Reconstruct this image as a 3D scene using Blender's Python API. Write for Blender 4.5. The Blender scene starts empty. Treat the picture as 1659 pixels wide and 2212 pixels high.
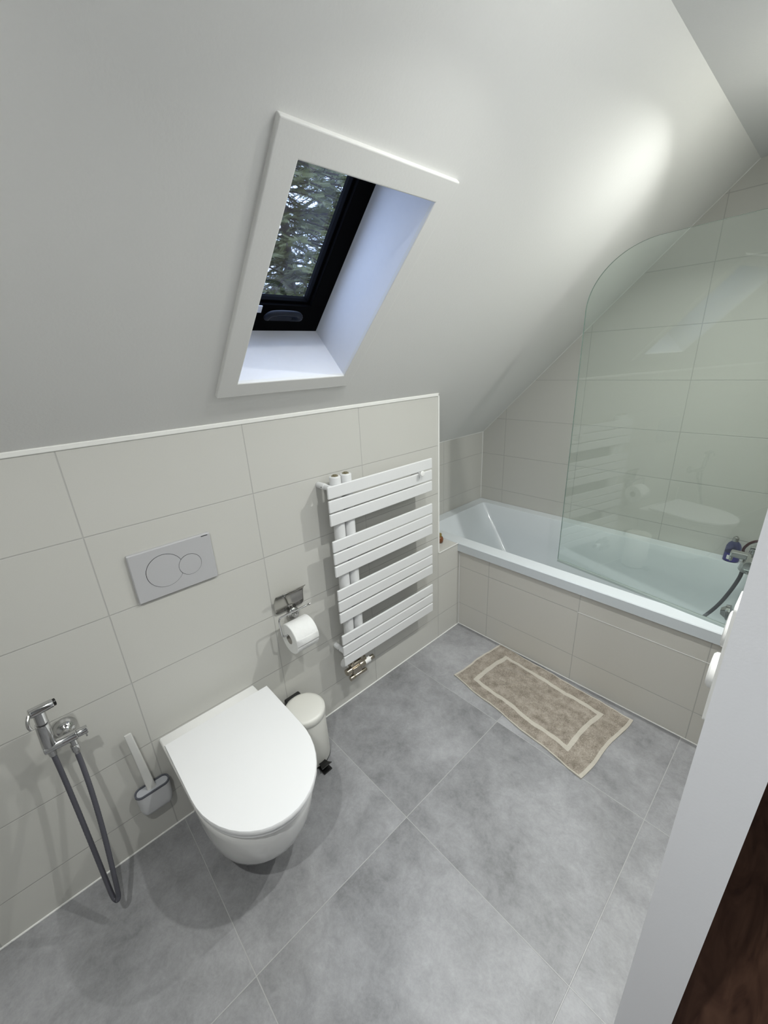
import bpy, bmesh, math, random
from mathutils import Vector, Matrix
random.seed(7)
C = bpy.context.scene.collection
PI = math.pi

# ------------------------------------------------------------------ camera
CAM_POS = Vector((1.33126, 0.69736, 1.58867))
ROT = ((0.68004336, 0.73162146, -0.04765572),
       (0.22580879, -0.27084263, -0.93576421),
       (-0.69753238, 0.62559916, -0.34939129))
cam_d = bpy.data.cameras.new('camera')
cam = bpy.data.objects.new('camera', cam_d); C.objects.link(cam)
cam_d.sensor_fit = 'HORIZONTAL'; cam_d.sensor_width = 36.0
cam_d.lens = 882.208 * 36.0 / 1659.0
cam_d.clip_start = 0.01
r0, r1, r2 = (Vector(r) for r in ROT)
m = Matrix((( r0.x, -r1.x, -r2.x, CAM_POS.x), (r0.y, -r1.y, -r2.y, CAM_POS.y), (r0.z, -r1.z, -r2.z, CAM_POS.z), (0, 0, 0, 1)))
cam.matrix_world = m
bpy.context.scene.camera = cam

# ------------------------------------------------------------------ sky and exposure
w = bpy.data.worlds.new('overcast_sky'); bpy.context.scene.world = w; w.use_nodes = True
bg = w.node_tree.nodes['Background']
bg.inputs[0].default_value = (0.72, 0.81, 1.0, 1); bg.inputs[1].default_value = 4.3
vs = bpy.context.scene.view_settings
vs.view_transform = 'Standard'; vs.look = 'None'; vs.gamma = 1.0; vs.use_curve_mapping = False
vs.exposure = 0.0
LAMP_W = (9.4, 9.2, 12.5)
LAMP_SPREAD = (138, 138, 147)
LAMP_AIM = ((0, 0, -1), (0, 0, -1), (-0.05, -0.14, -0.99))
FILL_W = 12.5  # power of the added fill light in the hallway
FILL_COL = (0.88, 0.93, 1.0)
LAMP_COL = (0.985, 1.0, 0.965)
LAMPS = [(1.13, 0.41), (1.13, 1.51), (1.12, 2.46)]

# ------------------------------------------------------------------ room measures (metres)
Y_EDGE, Y_TUB, Y_END = 2.2864, 2.478, 3.2262
D_REC, Z_LEDGE, Z_TOP = 0.3726, 0.5654, 1.4236
SL = 0.955; TH = math.atan(SL)
X_R = 1.300; X_H = 1.386; Y_JAMB = 1.38; Y_JAMB0 = 0.50
Z_C = 2.277; X_RIDGE = (Z_C - Z_TOP) / SL
Y_BACK = -1.0
TILE_Y0, TILE_DY, TILE_Z0, TILE_DZ = 0.7752, 0.5017, 1.1679, 0.2536

# ------------------------------------------------------------------ materials
def new_mat(name):
    mt = bpy.data.materials.new(name); mt.use_nodes = True
    nt = mt.node_tree
    return mt, nt, nt.nodes['Principled BSDF']
def setp(b, col=None, rough=None, metal=None, spec=None, coat=None):
    if col is not None: b.inputs['Base Color'].default_value = (*col, 1)
    if rough is not None: b.inputs['Roughness'].default_value = rough
    if metal is not None: b.inputs['Metallic'].default_value = metal
    if spec is not None: b.inputs['Specular IOR Level'].default_value = spec
    if coat is not None:
        b.inputs['Coat Weight'].default_value = coat; b.inputs['Coat Roughness'].default_value = 0.05
def plain(name, col, rough=0.5, metal=0.0, spec=0.5, coat=None, vary=0.0, scale=30, bump=0.0):
    mt, nt, b = new_mat(name); setp(b, col, rough, metal, spec, coat)
    if vary or bump:
        tc = nt.nodes.new('ShaderNodeTexCoord'); nz = nt.nodes.new('ShaderNodeTexNoise')
        nz.inputs['Scale'].default_value = scale; nz.inputs['Detail'].default_value = 5
        nt.links.new(tc.outputs['Object'], nz.inputs['Vector'])
        if vary:
            mr = nt.nodes.new('ShaderNodeMapRange')
            mr.inputs['To Min'].default_value = 1 - vary; mr.inputs['To Max'].default_value = 1 + vary
            nt.links.new(nz.outputs['Fac'], mr.inputs['Value'])
            vm = nt.nodes.new('ShaderNodeVectorMath'); vm.operation = 'SCALE'
            vm.inputs[0].default_value = col
            nt.links.new(mr.outputs[0], vm.inputs['Scale']); nt.links.new(vm.outputs[0], b.inputs['Base Color'])
        if bump:
            bp = nt.nodes.new('ShaderNodeBump'); bp.inputs['Strength'].default_value = bump; bp.inputs['Distance'].default_value = 0.002
            nt.links.new(nz.outputs['Fac'], bp.inputs['Height']); nt.links.new(bp.outputs[0], b.inputs['Normal'])
    return mt
def math_node(nt, op, a, b=None):
    n = nt.nodes.new('ShaderNodeMath'); n.operation = op
    for i, v in enumerate((a, b)):
        if v is None: continue
        if isinstance(v, (int, float)): n.inputs[i].default_value = v
        else: nt.links.new(v, n.inputs[i])
    return n.outputs[0]
def tiled(name, col, grout, ax, u0, du, v0, dv, gw=0.003, rough=0.45, stone=False):
    """tiles laid in world metres; ax = the two axes the grid runs along"""
    mt, nt, b = new_mat(name)
    geo = nt.nodes.new('ShaderNodeNewGeometry'); sp = nt.nodes.new('ShaderNodeSeparateXYZ')
    nt.links.new(geo.outputs['Position'], sp.inputs[0])
    def cell(axis, o, d):
        t = math_node(nt, 'DIVIDE', math_node(nt, 'SUBTRACT', sp.outputs[axis], o), d)
        fl = math_node(nt, 'FLOOR', t)
        fr = math_node(nt, 'SUBTRACT', t, fl)
        ed = math_node(nt, 'SUBTRACT', 0.5, math_node(nt, 'ABSOLUTE', math_node(nt, 'SUBTRACT', fr, 0.5)))
        return fl, math_node(nt, 'MULTIPLY', ed, d)
    fu, eu = cell(ax[0], u0, du); fv, ev = cell(ax[1], v0, dv)
    e = math_node(nt, 'MINIMUM', eu, ev)
    mr = nt.nodes.new('ShaderNodeMapRange'); mr.interpolation_type = 'SMOOTHSTEP'
    mr.inputs['From Min'].default_value = gw * 0.35; mr.inputs['From Max'].default_value = gw * 0.75
    nt.links.new(e, mr.inputs['Value'])
    cb = nt.nodes.new('ShaderNodeCombineXYZ'); nt.links.new(fu, cb.inputs[0]); nt.links.new(fv, cb.inputs[1])
    wn = nt.nodes.new('ShaderNodeTexWhiteNoise'); nt.links.new(cb.outputs[0], wn.inputs['Vector'])
    if stone:
        sc = nt.nodes.new('ShaderNodeVectorMath'); sc.operation = 'SCALE'; sc.inputs['Scale'].default_value = 7.0
        nt.links.new(wn.outputs['Color'], sc.inputs[0])
        ad = nt.nodes.new('ShaderNodeVectorMath'); ad.operation = 'ADD'
        nt.links.new(geo.outputs['Position'], ad.inputs[0]); nt.links.new(sc.outputs[0], ad.inputs[1])
        def noise(s, det, rg, dist):
            n = nt.nodes.new('ShaderNodeTexNoise'); n.inputs['Scale'].default_value = s
            n.inputs['Detail'].default_value = det; n.inputs['Roughness'].default_value = rg
            n.inputs['Distortion'].default_value = dist
            nt.links.new(ad.outputs[0], n.inputs['Vector']); return n.outputs['Fac']
        n1 = noise(3.0, 9, 0.66, 0.25); n2 = noise(17, 12, 0.82, 0.5); n3 = noise(110, 4, 0.7, 0)
        a = math_node(nt, 'MULTIPLY', math_node(nt, 'SUBTRACT', n1, 0.5), 1.7)
        c = math_node(nt, 'MULTIPLY', math_node(nt, 'SUBTRACT', n2, 0.5), 1.0)
        d = math_node(nt, 'MULTIPLY', math_node(nt, 'SUBTRACT', n3, 0.5), 0.35)
        s = math_node(nt, 'ADD', math_node(nt, 'ADD', a, c), d)
        k = math_node(nt, 'ADD', math_node(nt, 'ADD', s, 1.0), math_node(nt, 'MULTIPLY', math_node(nt, 'SUBTRACT', wn.outputs['Value'], 0.5), 0.06))
    else:
        n = nt.nodes.new('ShaderNodeTexNoise'); n.inputs['Scale'].default_value = 300; n.inputs['Detail'].default_value = 2
        nt.links.new(geo.outputs['Position'], n.inputs['Vector'])
        k = math_node(nt, 'ADD', 0.97, math_node(nt, 'ADD', math_node(nt, 'MULTIPLY', wn.outputs['Value'], 0.02), math_node(nt, 'MULTIPLY', n.outputs['Fac'], 0.04)))
    vm = nt.nodes.new('ShaderNodeVectorMath'); vm.operation = 'SCALE'; vm.inputs[0].default_value = col
    nt.links.new(k, vm.inputs['Scale'])
    mx = nt.nodes.new('ShaderNodeMix'); mx.data_type = 'RGBA'
    nt.links.new(mr.outputs[0], mx.inputs[0]); mx.inputs[6].default_value = (*grout, 1); nt.links.new(vm.outputs[0], mx.inputs[7])
    nt.links.new(mx.outputs[2], b.inputs['Base Color'])
    b.inputs['Roughness'].default_value = rough
    bp = nt.nodes.new('ShaderNodeBump'); bp.inputs['Strength'].default_value = 0.5; bp.inputs['Distance'].default_value = 0.0015
    nt.links.new(mr.outputs[0], bp.inputs['Height']); nt.links.new(bp.outputs[0], b.inputs['Normal'])
    return mt
def glass(name, tint, refl=1.0, edge=False):
    mt = bpy.data.materials.new(name); mt.use_nodes = True; nt = mt.node_tree
    for n in list(nt.nodes): nt.nodes.remove(n)
    out = nt.nodes.new('ShaderNodeOutputMaterial'); tr = nt.nodes.new('ShaderNodeBsdfTransparent')
    gl = nt.nodes.new('ShaderNodeBsdfGlossy'); mx = nt.nodes.new('ShaderNodeMixShader'); lw = nt.nodes.new('ShaderNodeLayerWeight')
    tr.inputs[0].default_value = (*tint, 1); gl.inputs['Roughness'].default_value = 0.0
    gl.inputs[0].default_value = (refl, refl, refl, 1)
    fr = math_node(nt, 'ADD', math_node(nt, 'MULTIPLY', math_node(nt, 'POWER', lw.outputs['Facing'], 5.0), 0.94), 0.058)
    nt.links.new(fr, mx.inputs[0]); nt.links.new(tr.outputs[0], mx.inputs[1]); nt.links.new(gl.outputs[0], mx.inputs[2])
    nt.links.new(mx.outputs[0], out.inputs[0])
    return mt

TILE = (0.535, 0.53, 0.496); GROUT = (0.42, 0.415, 0.395)
M = {}
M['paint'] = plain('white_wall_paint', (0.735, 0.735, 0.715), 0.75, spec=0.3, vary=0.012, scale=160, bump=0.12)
M['ceiling'] = plain('white_paint_shaded', (0.60, 0.605, 0.60), 0.85, spec=0.2, vary=0.012, scale=160, bump=0.15)  # same white paint, greyed so the flat ceiling looks less lit
M['jamb'] = plain('white_jamb_paint', (0.76, 0.765, 0.78), 0.7, spec=0.3, vary=0.012, scale=200, bump=0.1)
M['reveal'] = plain('white_reveal_paint', (0.74, 0.75, 0.78), 0.6, spec=0.3, vary=0.02, scale=60, bump=0.1)
M['tile_left'] = tiled('cream_wall_tiles', TILE, GROUT, 'YZ', TILE_Y0, TILE_DY, TILE_Z0, TILE_DZ)
M['tile_end'] = tiled('cream_end_wall_tiles', TILE, GROUT, 'XZ', -0.192, TILE_DY, TILE_Z0, TILE_DZ)
M['tile_front_lit'] = tiled('cream_tiles_lightened', (0.60, 0.585, 0.54), (0.45, 0.445, 0.42), 'XZ', 0.204, TILE_DY, TILE_Z0, TILE_DZ)  # same tile as the walls, lightened to put extra light on the panel
M['tile_right'] = tiled('cream_right_wall_tiles', TILE, GROUT, 'YZ', 0.6, TILE_DY, TILE_Z0, TILE_DZ)
M['floor'] = tiled('grey_stone_floor_tiles', (0.265, 0.266, 0.275), (0.37, 0.37, 0.37), 'XY', 0.5893 - 0.6041, 0.6041, 1.9971 - 0.5992 * 3, 0.5992, gw=0.0026, rough=0.42, stone=True)
M['silicone'] = plain('white_silicone', (0.72, 0.72, 0.70), 0.4)
M['profile'] = plain('white_edge_profile', (0.76, 0.76, 0.73), 0.35)
M['ceramic'] = plain('white_ceramic', (0.80, 0.80, 0.785), 0.12, coat=0.3)
M['lid'] = plain('white_seat_plastic', (0.775, 0.78, 0.785), 0.28)
M['acrylic'] = plain('white_bath_acrylic', (0.62, 0.66, 0.685), 0.16, coat=0.2)
M['plastic'] = plain('white_plastic', (0.80, 0.80, 0.78), 0.35)
M['plate'] = plain('flush_plate_plastic', (0.445, 0.445, 0.455), 0.32)
M['steel_white'] = plain('white_enamelled_steel', (0.67, 0.675, 0.675), 0.4)
M['chrome'] = plain('chrome', (0.55, 0.55, 0.55), 0.07, metal=1.0)
M['satin'] = plain('brushed_chrome', (0.55, 0.55, 0.54), 0.22, metal=1.0)
M['mirror_steel'] = plain('polished_steel_plate', (0.42, 0.41, 0.385), 0.13, metal=1.0)
M['nickel'] = plain('brownish_nickel', (0.42, 0.38, 0.32), 0.2, metal=1.0)
M['brass'] = plain('dark_brass', (0.30, 0.27, 0.18), 0.35, metal=0.8)
M['black'] = plain('black_lacquer', (0.0025, 0.0025, 0.003), 0.7, spec=0.03)
M['black_plastic'] = plain('black_plastic', (0.008, 0.008, 0.008), 0.3)
M['sash_black'] = plain('sash_black', (0.0015, 0.0015, 0.002), 0.8, spec=0.03)
M['handle_black'] = plain('dark_blue_black_plastic', (0.010, 0.013, 0.022), 0.6, spec=0.25)
M['hose'] = plain('dark_grey_hose', (0.075, 0.075, 0.09), 0.35)
M['paper'] = plain('tissue_paper', (0.78, 0.785, 0.77), 0.9, spec=0.1, vary=0.02, scale=90, bump=0.6)
M['card'] = plain('paper_tag', (0.75, 0.78, 0.85), 0.8)
M['brush_grey'] = plain('grey_soft_plastic', (0.56, 0.565, 0.575), 0.5)
M['brush_insert'] = plain('grey_brush_insert', (0.46, 0.47, 0.50), 0.5)
M['brush_dark'] = plain('dark_grey_rim', (0.10, 0.105, 0.125), 0.5)
M['brush_handle'] = plain('pale_grey_handle', (0.55, 0.55, 0.53), 0.45)
M['bin'] = plain('cream_enamel', (0.70, 0.695, 0.65), 0.38)
M['blue'] = plain('dark_blue_plastic', (0.03, 0.025, 0.20), 0.15)
M['blue_glass'] = glass('tinted_violet_plastic', (0.42, 0.44, 0.68))
M['amber'] = plain('amber_brown_plastic', (0.17, 0.06, 0.02), 0.2)
M['amber_top'] = plain('olive_brown_cap', (0.22, 0.17, 0.05), 0.4)
M['dark_red'] = plain('dark_red_plastic', (0.05, 0.01, 0.012), 0.4)
M['label_white'] = plain('white_print', (0.85, 0.85, 0.83), 0.5)
M['wood'] = None
M['screen_glass'] = glass('greenish_shower_glass', (0.93, 0.965, 0.945))
M['glass_edge'] = plain('green_glass_edge', (0.17, 0.24, 0.215), 0.1)
M['seal'] = plain('clear_grey_seal', (0.40, 0.46, 0.44), 0.25)
M['pane'] = glass('window_pane_glass', (0.80, 0.86, 0.95))
M['needles'] = plain('conifer_needles', (0.085, 0.090, 0.030), 0.7, vary=0.55, scale=3)
M['bark'] = plain('conifer_bark', (0.035, 0.025, 0.02), 0.9, vary=0.3, scale=20)
def emit(name, col, s):
    mt = bpy.data.materials.new(name); mt.use_nodes = True; b = mt.node_tree.nodes['Principled BSDF']
    b.inputs['Emission Color'].default_value = (*col, 1); b.inputs['Emission Strength'].default_value = s
    return mt
M['lens'] = emit('lit_lamp_lens', LAMP_COL, 6.0)
M['fill_glow'] = emit('fill_lamp_glow', FILL_COL, 1.0)  # glow for the added hallway fill lamp
def wood():
    mt, nt, b = new_mat('dark_wood_planks')
    geo = nt.nodes.new('ShaderNodeNewGeometry'); mp = nt.nodes.new('ShaderNodeMapping')
    mp.inputs['Scale'].default_value = (9, 2.2, 1); nt.links.new(geo.outputs['Position'], mp.inputs[0])
    n = nt.nodes.new('ShaderNodeTexNoise'); n.inputs['Scale'].default_value = 2.0; n.inputs['Detail'].default_value = 8
    n.inputs['Distortion'].default_value = 2.2; nt.links.new(mp.outputs[0], n.inputs[0])
    cr = nt.nodes.new('ShaderNodeValToRGB'); cr.color_ramp.elements[0].position = 0.3; cr.color_ramp.elements[1].position = 0.75
    cr.color_ramp.elements[0].color = (0.055, 0.022, 0.012, 1); cr.color_ramp.elements[1].color = (0.15, 0.075, 0.045, 1)
    nt.links.new(n.outputs['Fac'], cr.inputs[0]); nt.links.new(cr.outputs[0], b.inputs['Base Color'])
    b.inputs['Roughness'].default_value = 0.55
    return mt
M['wood'] = wood()
def terry(name, c1, c2):
    mt, nt, b = new_mat(name)
    tc = nt.nodes.new('ShaderNodeTexCoord')
    n1 = nt.nodes.new('ShaderNodeTexNoise'); n1.inputs['Scale'].default_value = 20; n1.inputs['Detail'].default_value = 6; n1.inputs['Roughness'].default_value = .7
    n2 = nt.nodes.new('ShaderNodeTexNoise'); n2.inputs['Scale'].default_value = 220; n2.inputs['Detail'].default_value = 3
    for n in (n1, n2): nt.links.new(tc.outputs['Object'], n.inputs[0])
    f = math_node(nt, 'ADD', math_node(nt, 'MULTIPLY', n1.outputs['Fac'], 0.6), math_node(nt, 'MULTIPLY', n2.outputs['Fac'], 0.4))
    cr = nt.nodes.new('ShaderNodeValToRGB'); cr.color_ramp.elements[0].position = 0.38; cr.color_ramp.elements[1].position = 0.62
    cr.color_ramp.elements[0].color = (*c1, 1); cr.color_ramp.elements[1].color = (*c2, 1)
    nt.links.new(f, cr.inputs[0]); nt.links.new(cr.outputs[0], b.inputs['Base Color'])
    b.inputs['Roughness'].default_value = 0.95; b.inputs['Specular IOR Level'].default_value = 0.1
    b.inputs['Sheen Weight'].default_value = 0.3
    bp = nt.nodes.new('ShaderNodeBump'); bp.inputs['Strength'].default_value = 0.8; bp.inputs['Distance'].default_value = 0.003
    nt.links.new(f, bp.inputs['Height']); nt.links.new(bp.outputs[0], b.inputs['Normal'])
    return mt
M['terry'] = terry('beige_terry_pile', (0.165, 0.140, 0.112), (0.37, 0.33, 0.28))
M['terry_band'] = terry('smooth_beige_weave', (0.43, 0.40, 0.345), (0.49, 0.46, 0.40))

# ------------------------------------------------------------------ mesh helpers
def obj(name, bm, mat, parent=None, smooth=None, bevel=0.0, seg=3, subsurf=0):
    bmesh.ops.recalc_face_normals(bm, faces=bm.faces)
    me = bpy.data.meshes.new(name); bm.to_mesh(me); bm.free()
    o = bpy.data.objects.new(name, me); C.objects.link(o)
    if isinstance(mat, (list, tuple)):
        for x in mat: me.materials.append(x)
    else: me.materials.append(mat)
    if parent is not None: o.parent = parent
    if bevel:
        bv = o.modifiers.new('bevel', 'BEVEL'); bv.width = bevel; bv.segments = seg; bv.limit_method = 'ANGLE'; bv.angle_limit = math.radians(40)
        bv.harden_normals = False
    if subsurf:
        s = o.modifiers.new('sub', 'SUBSURF'); s.levels = subsurf; s.render_levels = subsurf
    if smooth is not None:
        for p in me.polygons: p.use_smooth = True
        try: me.set_sharp_from_angle(angle=math.radians(smooth))
        except Exception: pass
    return o
def tag(o, label, cat, group=None, kind=None):
    o['label'] = label; o['category'] = cat
    if group: o['group'] = group
    if kind: o['kind'] = kind
    return o
def thing(name, label, cat, loc=(0, 0, 0), rz=0, group=None):
    o = bpy.data.objects.new(name, None); C.objects.link(o); o.empty_display_size = 0.05
    o.location = loc; o.rotation_euler = (0, 0, rz)
    return tag(o, label, cat, group)
def struct(name, bm, mat, parent=None, label=None, **k):
    o = obj(name, bm, mat, parent, **k)
    if parent is None: o['kind'] = 'structure'
    if label: o['label'] = label; 
    return o
def box(bm, a, b, mt=None):
    v = [bm.verts.new((x, y, z)) for z in (a[2], b[2]) for y in (a[1], b[1]) for x in (a[0], b[0])]
    F = [(0, 1, 3, 2), (4, 6, 7, 5), (0, 4, 5, 1), (2, 3, 7, 6), (0, 2, 6, 4), (1, 5, 7, 3)]
    fs = [bm.faces.new([v[i] for i in f]) for f in F]
    if mt is not None:
        for f in fs: f.material_index = mt
    return v
def obox(bm, o, ex, ey, ez, a, b):
    """box in a local frame (origin o, axes ex ey ez)"""
    v = box(bm, a, b)
    for q in v: q.co = o + ex * q.co.x + ey * q.co.y + ez * q.co.z
    return v
def B(): return bmesh.new()
def ring_loft(bm, rings, cap0=True, cap1=True, closed=True, mt=0):
    vs_ = [[bm.verts.new(p) for p in r] for r in rings]
    n = len(vs_[0])
    for a, b in zip(vs_[:-1], vs_[1:]):
        for i in range(n if closed else n - 1):
            j = (i + 1) % n
            f = bm.faces.new((a[i], a[j], b[j], b[i])); f.material_index = mt
    if cap0: bm.faces.new(list(reversed(vs_[0]))).material_index = mt
    if cap1: bm.faces.new(vs_[-1]).material_index = mt
    return vs_
def frame_axes(d):
    d = Vector(d).normalized()
    up = Vector((0, 0, 1)) if abs(d.z) < 0.9 else Vector((1, 0, 0))
    a = d.cross(up).normalized(); return d, a, d.cross(a).normalized()
def cyl(bm, p0, p1, r0, r1=None, n=32, rnd=0.0):
    """cylinder or cone from p0 to p1, optionally with rounded ends"""
    p0, p1 = Vector(p0), Vector(p1); r1 = r0 if r1 is None else r1
    d, a, b = frame_axes(p1 - p0); L = (p1 - p0).length
    prof = []
    if rnd:
        for k in range(5):
            t = k / 4 * PI / 2; prof.append((rnd * (1 - math.cos(t)) * 1.0, r0 - rnd + rnd * math.sin(t)))
        for k in range(5):
            t = PI / 2 - k / 4 * PI / 2; prof.append((L - rnd * (1 - math.cos(t)), r1 - rnd + rnd * math.sin(t)))
    else: prof = [(0, r0), (L, r1)]
    rings = [[p0 + d * s + (a * math.cos(2 * PI * i / n) + b * math.sin(2 * PI * i / n)) * r for i in range(n)] for s, r in prof]
    ring_loft(bm, rings)
def lathe(bm, origin, axis, prof, n=40, cap0=True, cap1=True):
    o = Vector(origin); d, a, b = frame_axes(axis)
    rings = [[o + d * s + (a * math.cos(2 * PI * i / n) + b * math.sin(2 * PI * i / n)) * max(r, 1e-4) for i in range(n)] for s, r in prof]
    ring_loft(bm, rings, cap0, cap1)
def spline(pts, k=10):
    P = [Vector(p) for p in pts]; P = [P[0] * 2 - P[1]] + P + [P[-1] * 2 - P[-2]]; out = []
    for i in range(1, len(P) - 2):
        for j in range(k):
            t = j / k; a, b, c, d = P[i - 1:i + 3]
            out.append(0.5 * ((2 * b) + (c - a) * t + (2 * a - 5 * b + 4 * c - d) * t * t + (3 * b - a - 3 * c + d) * t ** 3))
    out.append(P[-2]); return out
def tube(bm, pts, r, n=14, ribs=0):
    pts = [Vector(p) for p in pts]
    t = (pts[1] - pts[0]).normalized(); _, a, b = frame_axes(t); rings = []
    for i, p in enumerate(pts):
        d = (pts[min(i + 1, len(pts) - 1)] - pts[max(i - 1, 0)]).normalized()
        a = (a - d * a.dot(d)).normalized(); b = d.cross(a)
        rr = r if not ribs else r * (1 + ribs * (1 if i % 2 else -1))
        rings.append([p + (a * math.cos(2 * PI * k / n) + b * math.sin(2 * PI * k / n)) * rr for k in range(n)])
    ring_loft(bm, rings)
def rrect(cx, cy, wx, wy, r, n=6):
    """rounded rectangle outline"""
    r = min(r, wx / 2 - 1e-4, wy / 2 - 1e-4); pts = []
    for (sx, sy, a0) in ((1, 1, 0), (-1, 1, PI / 2), (-1, -1, PI), (1, -1, 3 * PI / 2)):
        ox, oy = cx + sx * (wx / 2 - r), cy + sy * (wy / 2 - r)
        for k in range(n + 1):
            t = a0 + k / n * PI / 2; pts.append((ox + r * math.cos(t), oy + r * math.sin(t)))
    return pts

# ================================================================== SETTING
# floor
bm = B(); box(bm, (-0.45, Y_BACK - 0.1, -0.1), (X_H, Y_END + 0.1, 0.0)); struct('floor', bm, M['floor'])
bm = B(); box(bm, (X_H, Y_BACK - 0.1, -0.1), (2.7, Y_END + 0.1, -0.002)); struct('floor_hallway', bm, M['wood'])
# tiled pre-wall with the toilet, top sloped under the ceiling
bm = B()
sec = [(-0.5, 0), (0, 0), (0, Z_TOP - 0.006), (-0.5, Z_TOP - 0.006)]
ring_loft(bm, [[(x, Y_BACK, z) for x, z in sec], [(x, Y_EDGE, z) for x, z in sec]])
struct('wall_left', bm, M['tile_left'])
bm = B(); box(bm, (-D_REC, Y_EDGE, 0), (0, Y_TUB + 0.01, 0.512)); box(bm, (-D_REC, Y_EDGE, 0.512), (0, Y_TUB - 0.0205, Z_LEDGE - 0.004)); struct('wall_ledge', bm, M['tile_left'])
# recess wall behind the head of the bath
bm = B(); box(bm, (-D_REC - 0.12, Y_EDGE, 0), (-D_REC, Y_END + 0.1, 1.0676)); struct('wall_recess', bm, M['tile_left'])
# end wall
bm = B(); box(bm, (-D_REC - 0.12, Y_END, 0), (2.7, Y_END + 0.12, 2.6)); struct('wall_back', bm, M['tile_end'])
# right wall with the door opening the picture is taken from
bm = B(); box(bm, (X_R, Y_JAMB, 0), (X_H, Y_END, Z_C)); struct('wall_right', bm, [M['jamb']])
bm = B(); box(bm, (X_R, Y_BACK, 0), (X_H, Y_JAMB0, Z_C)); struct('wall_right_near', bm, M['jamb'])
bm = B(); box(bm, (X_R, Y_JAMB0, 2.06), (X_H, Y_JAMB, Z_C)); struct('wall_lintel', bm, M['jamb'])
bm = B(); box(bm, (X_R - 0.008, Y_TUB - 0.2, 0), (X_R, Y_END, Z_C)); struct('wall_right_tiled', bm, M['tile_right'])
bm = B(); box(bm, (-0.6, Y_BACK - 0.12, 0), (2.7, Y_BACK, 2.6)); struct('wall_front', bm, M['paint'])
bm = B(); box(bm, (2.6, Y_BACK, 0), (2.7, Y_END, 2.6)); struct('wall_hallway', bm, M['paint'])
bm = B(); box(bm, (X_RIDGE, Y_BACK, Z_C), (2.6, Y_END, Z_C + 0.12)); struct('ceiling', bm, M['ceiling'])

# sloped ceiling with the skylight shaft; local frame u up the slope, y along the wall, n outwards
EU = Vector((math.cos(TH), 0, math.sin(TH))); EY = Vector((0, 1, 0)); EN = Vector((-math.sin(TH), 0, math.cos(TH)))
O0 = Vector((0, 0, Z_TOP))
def L(u, y, n): return O0 + EU * u + EY * y + EN * n
U0, U1, V0, V1 = 0.185, 0.757, 1.226, 1.611
ua, ub = -0.62, X_RIDGE / math.cos(TH)
ya, yb = Y_BACK, Y_END
bm = B()
T = 0.2
def grid_ring(n):
    return [[bm.verts.new(L(u, y, n)) for y in (ya, V0, V1, yb)] for u in (ua, U0, U1, ub)]
g0, g1 = grid_ring(0), grid_ring(T)
for i in range(3):
    for j in range(3):
        if i == 1 and j == 1: continue
        bm.faces.new((g0[i][j], g0[i][j + 1], g0[i + 1][j + 1], g0[i + 1][j]))
        bm.faces.new((g1[i][j], g1[i + 1][j], g1[i + 1][j + 1], g1[i][j + 1]))
for (i, j), (k, l) in (((1, 1), (1, 2)), ((1, 2), (2, 2)), ((2, 2), (2, 1)), ((2, 1), (1, 1))):
    f = bm.faces.new((g0[i][j], g0[k][l], g1[k][l], g1[i][j])); f.material_index = 1
for a in range(3):
    for (p, q) in (((0, a), (0, a + 1)), ((3, a), (3, a + 1)), ((a, 0), (a + 1, 0)), ((a, 3), (a + 1, 3))):
        bm.faces.new((g0[p[0]][p[1]], g0[q[0]][q[1]], g1[q[0]][q[1]], g1[p[0]][p[1]]))
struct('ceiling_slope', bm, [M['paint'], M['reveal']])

# trims
bm = B(); box(bm, (-0.012, Y_BACK, Z_TOP - 0.014), (0.004, Y_EDGE + 0.002, Z_TOP + 0.001)); box(bm, (-0.012, Y_EDGE - 0.008, Z_LEDGE), (0.004, Y_EDGE + 0.003, Z_TOP + 0.001))
struct('trim_1', bm, M['profile'], bevel=0.003)
def bead(name, a, b, s=0.004):
    bm = B(); a, b = Vector(a), Vector(b); tube(bm, [a, b], s, n=8); return struct(name, bm, M['silicone'])
bead('trim_2', (0.001, Y_BACK, 0.001), (0.001, Y_TUB, 0.001), 0.0035)
bead('trim_3', (0, Y_TUB - 0.001, 0.001), (X_R, Y_TUB - 0.001, 0.001), 0.0032)
bead('trim_4', (0.0, Y_TUB - 0.001, 0), (0.0, Y_TUB - 0.001, 0.52), 0.0025)
bead('trim_5', (0.001, Y_EDGE, Z_LEDGE - 0.003), (0.001, Y_TUB - 0.021, Z_LEDGE - 0.003), 0.003)
bead('trim_6', (-D_REC, Y_END, 0.57), (-D_REC, Y_END, 1.0676), 0.003)
bead('trim_7', (-D_REC, Y_EDGE, 1.0676), (-D_REC, Y_END, 1.0676), 0.003)
bead('trim_8', (-D_REC, Y_END, 1.0676), (X_RIDGE, Y_END, Z_C), 0.0025)

bm = B(); tube(bm, [Vector((0.703, Y_TUB - 0.0005, 0.4072)), Vector((X_R, Y_TUB - 0.0005, 0.4072))], 0.0019, n=8); struct('trim_9', bm, M['silicone'])
# tiled bath panel
bm = B(); box(bm, (0.0, Y_TUB, 0), (X_R, Y_TUB + 0.012, 0.513)); struct('wall_bath_panel', bm, M['tile_front_lit'])

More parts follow.
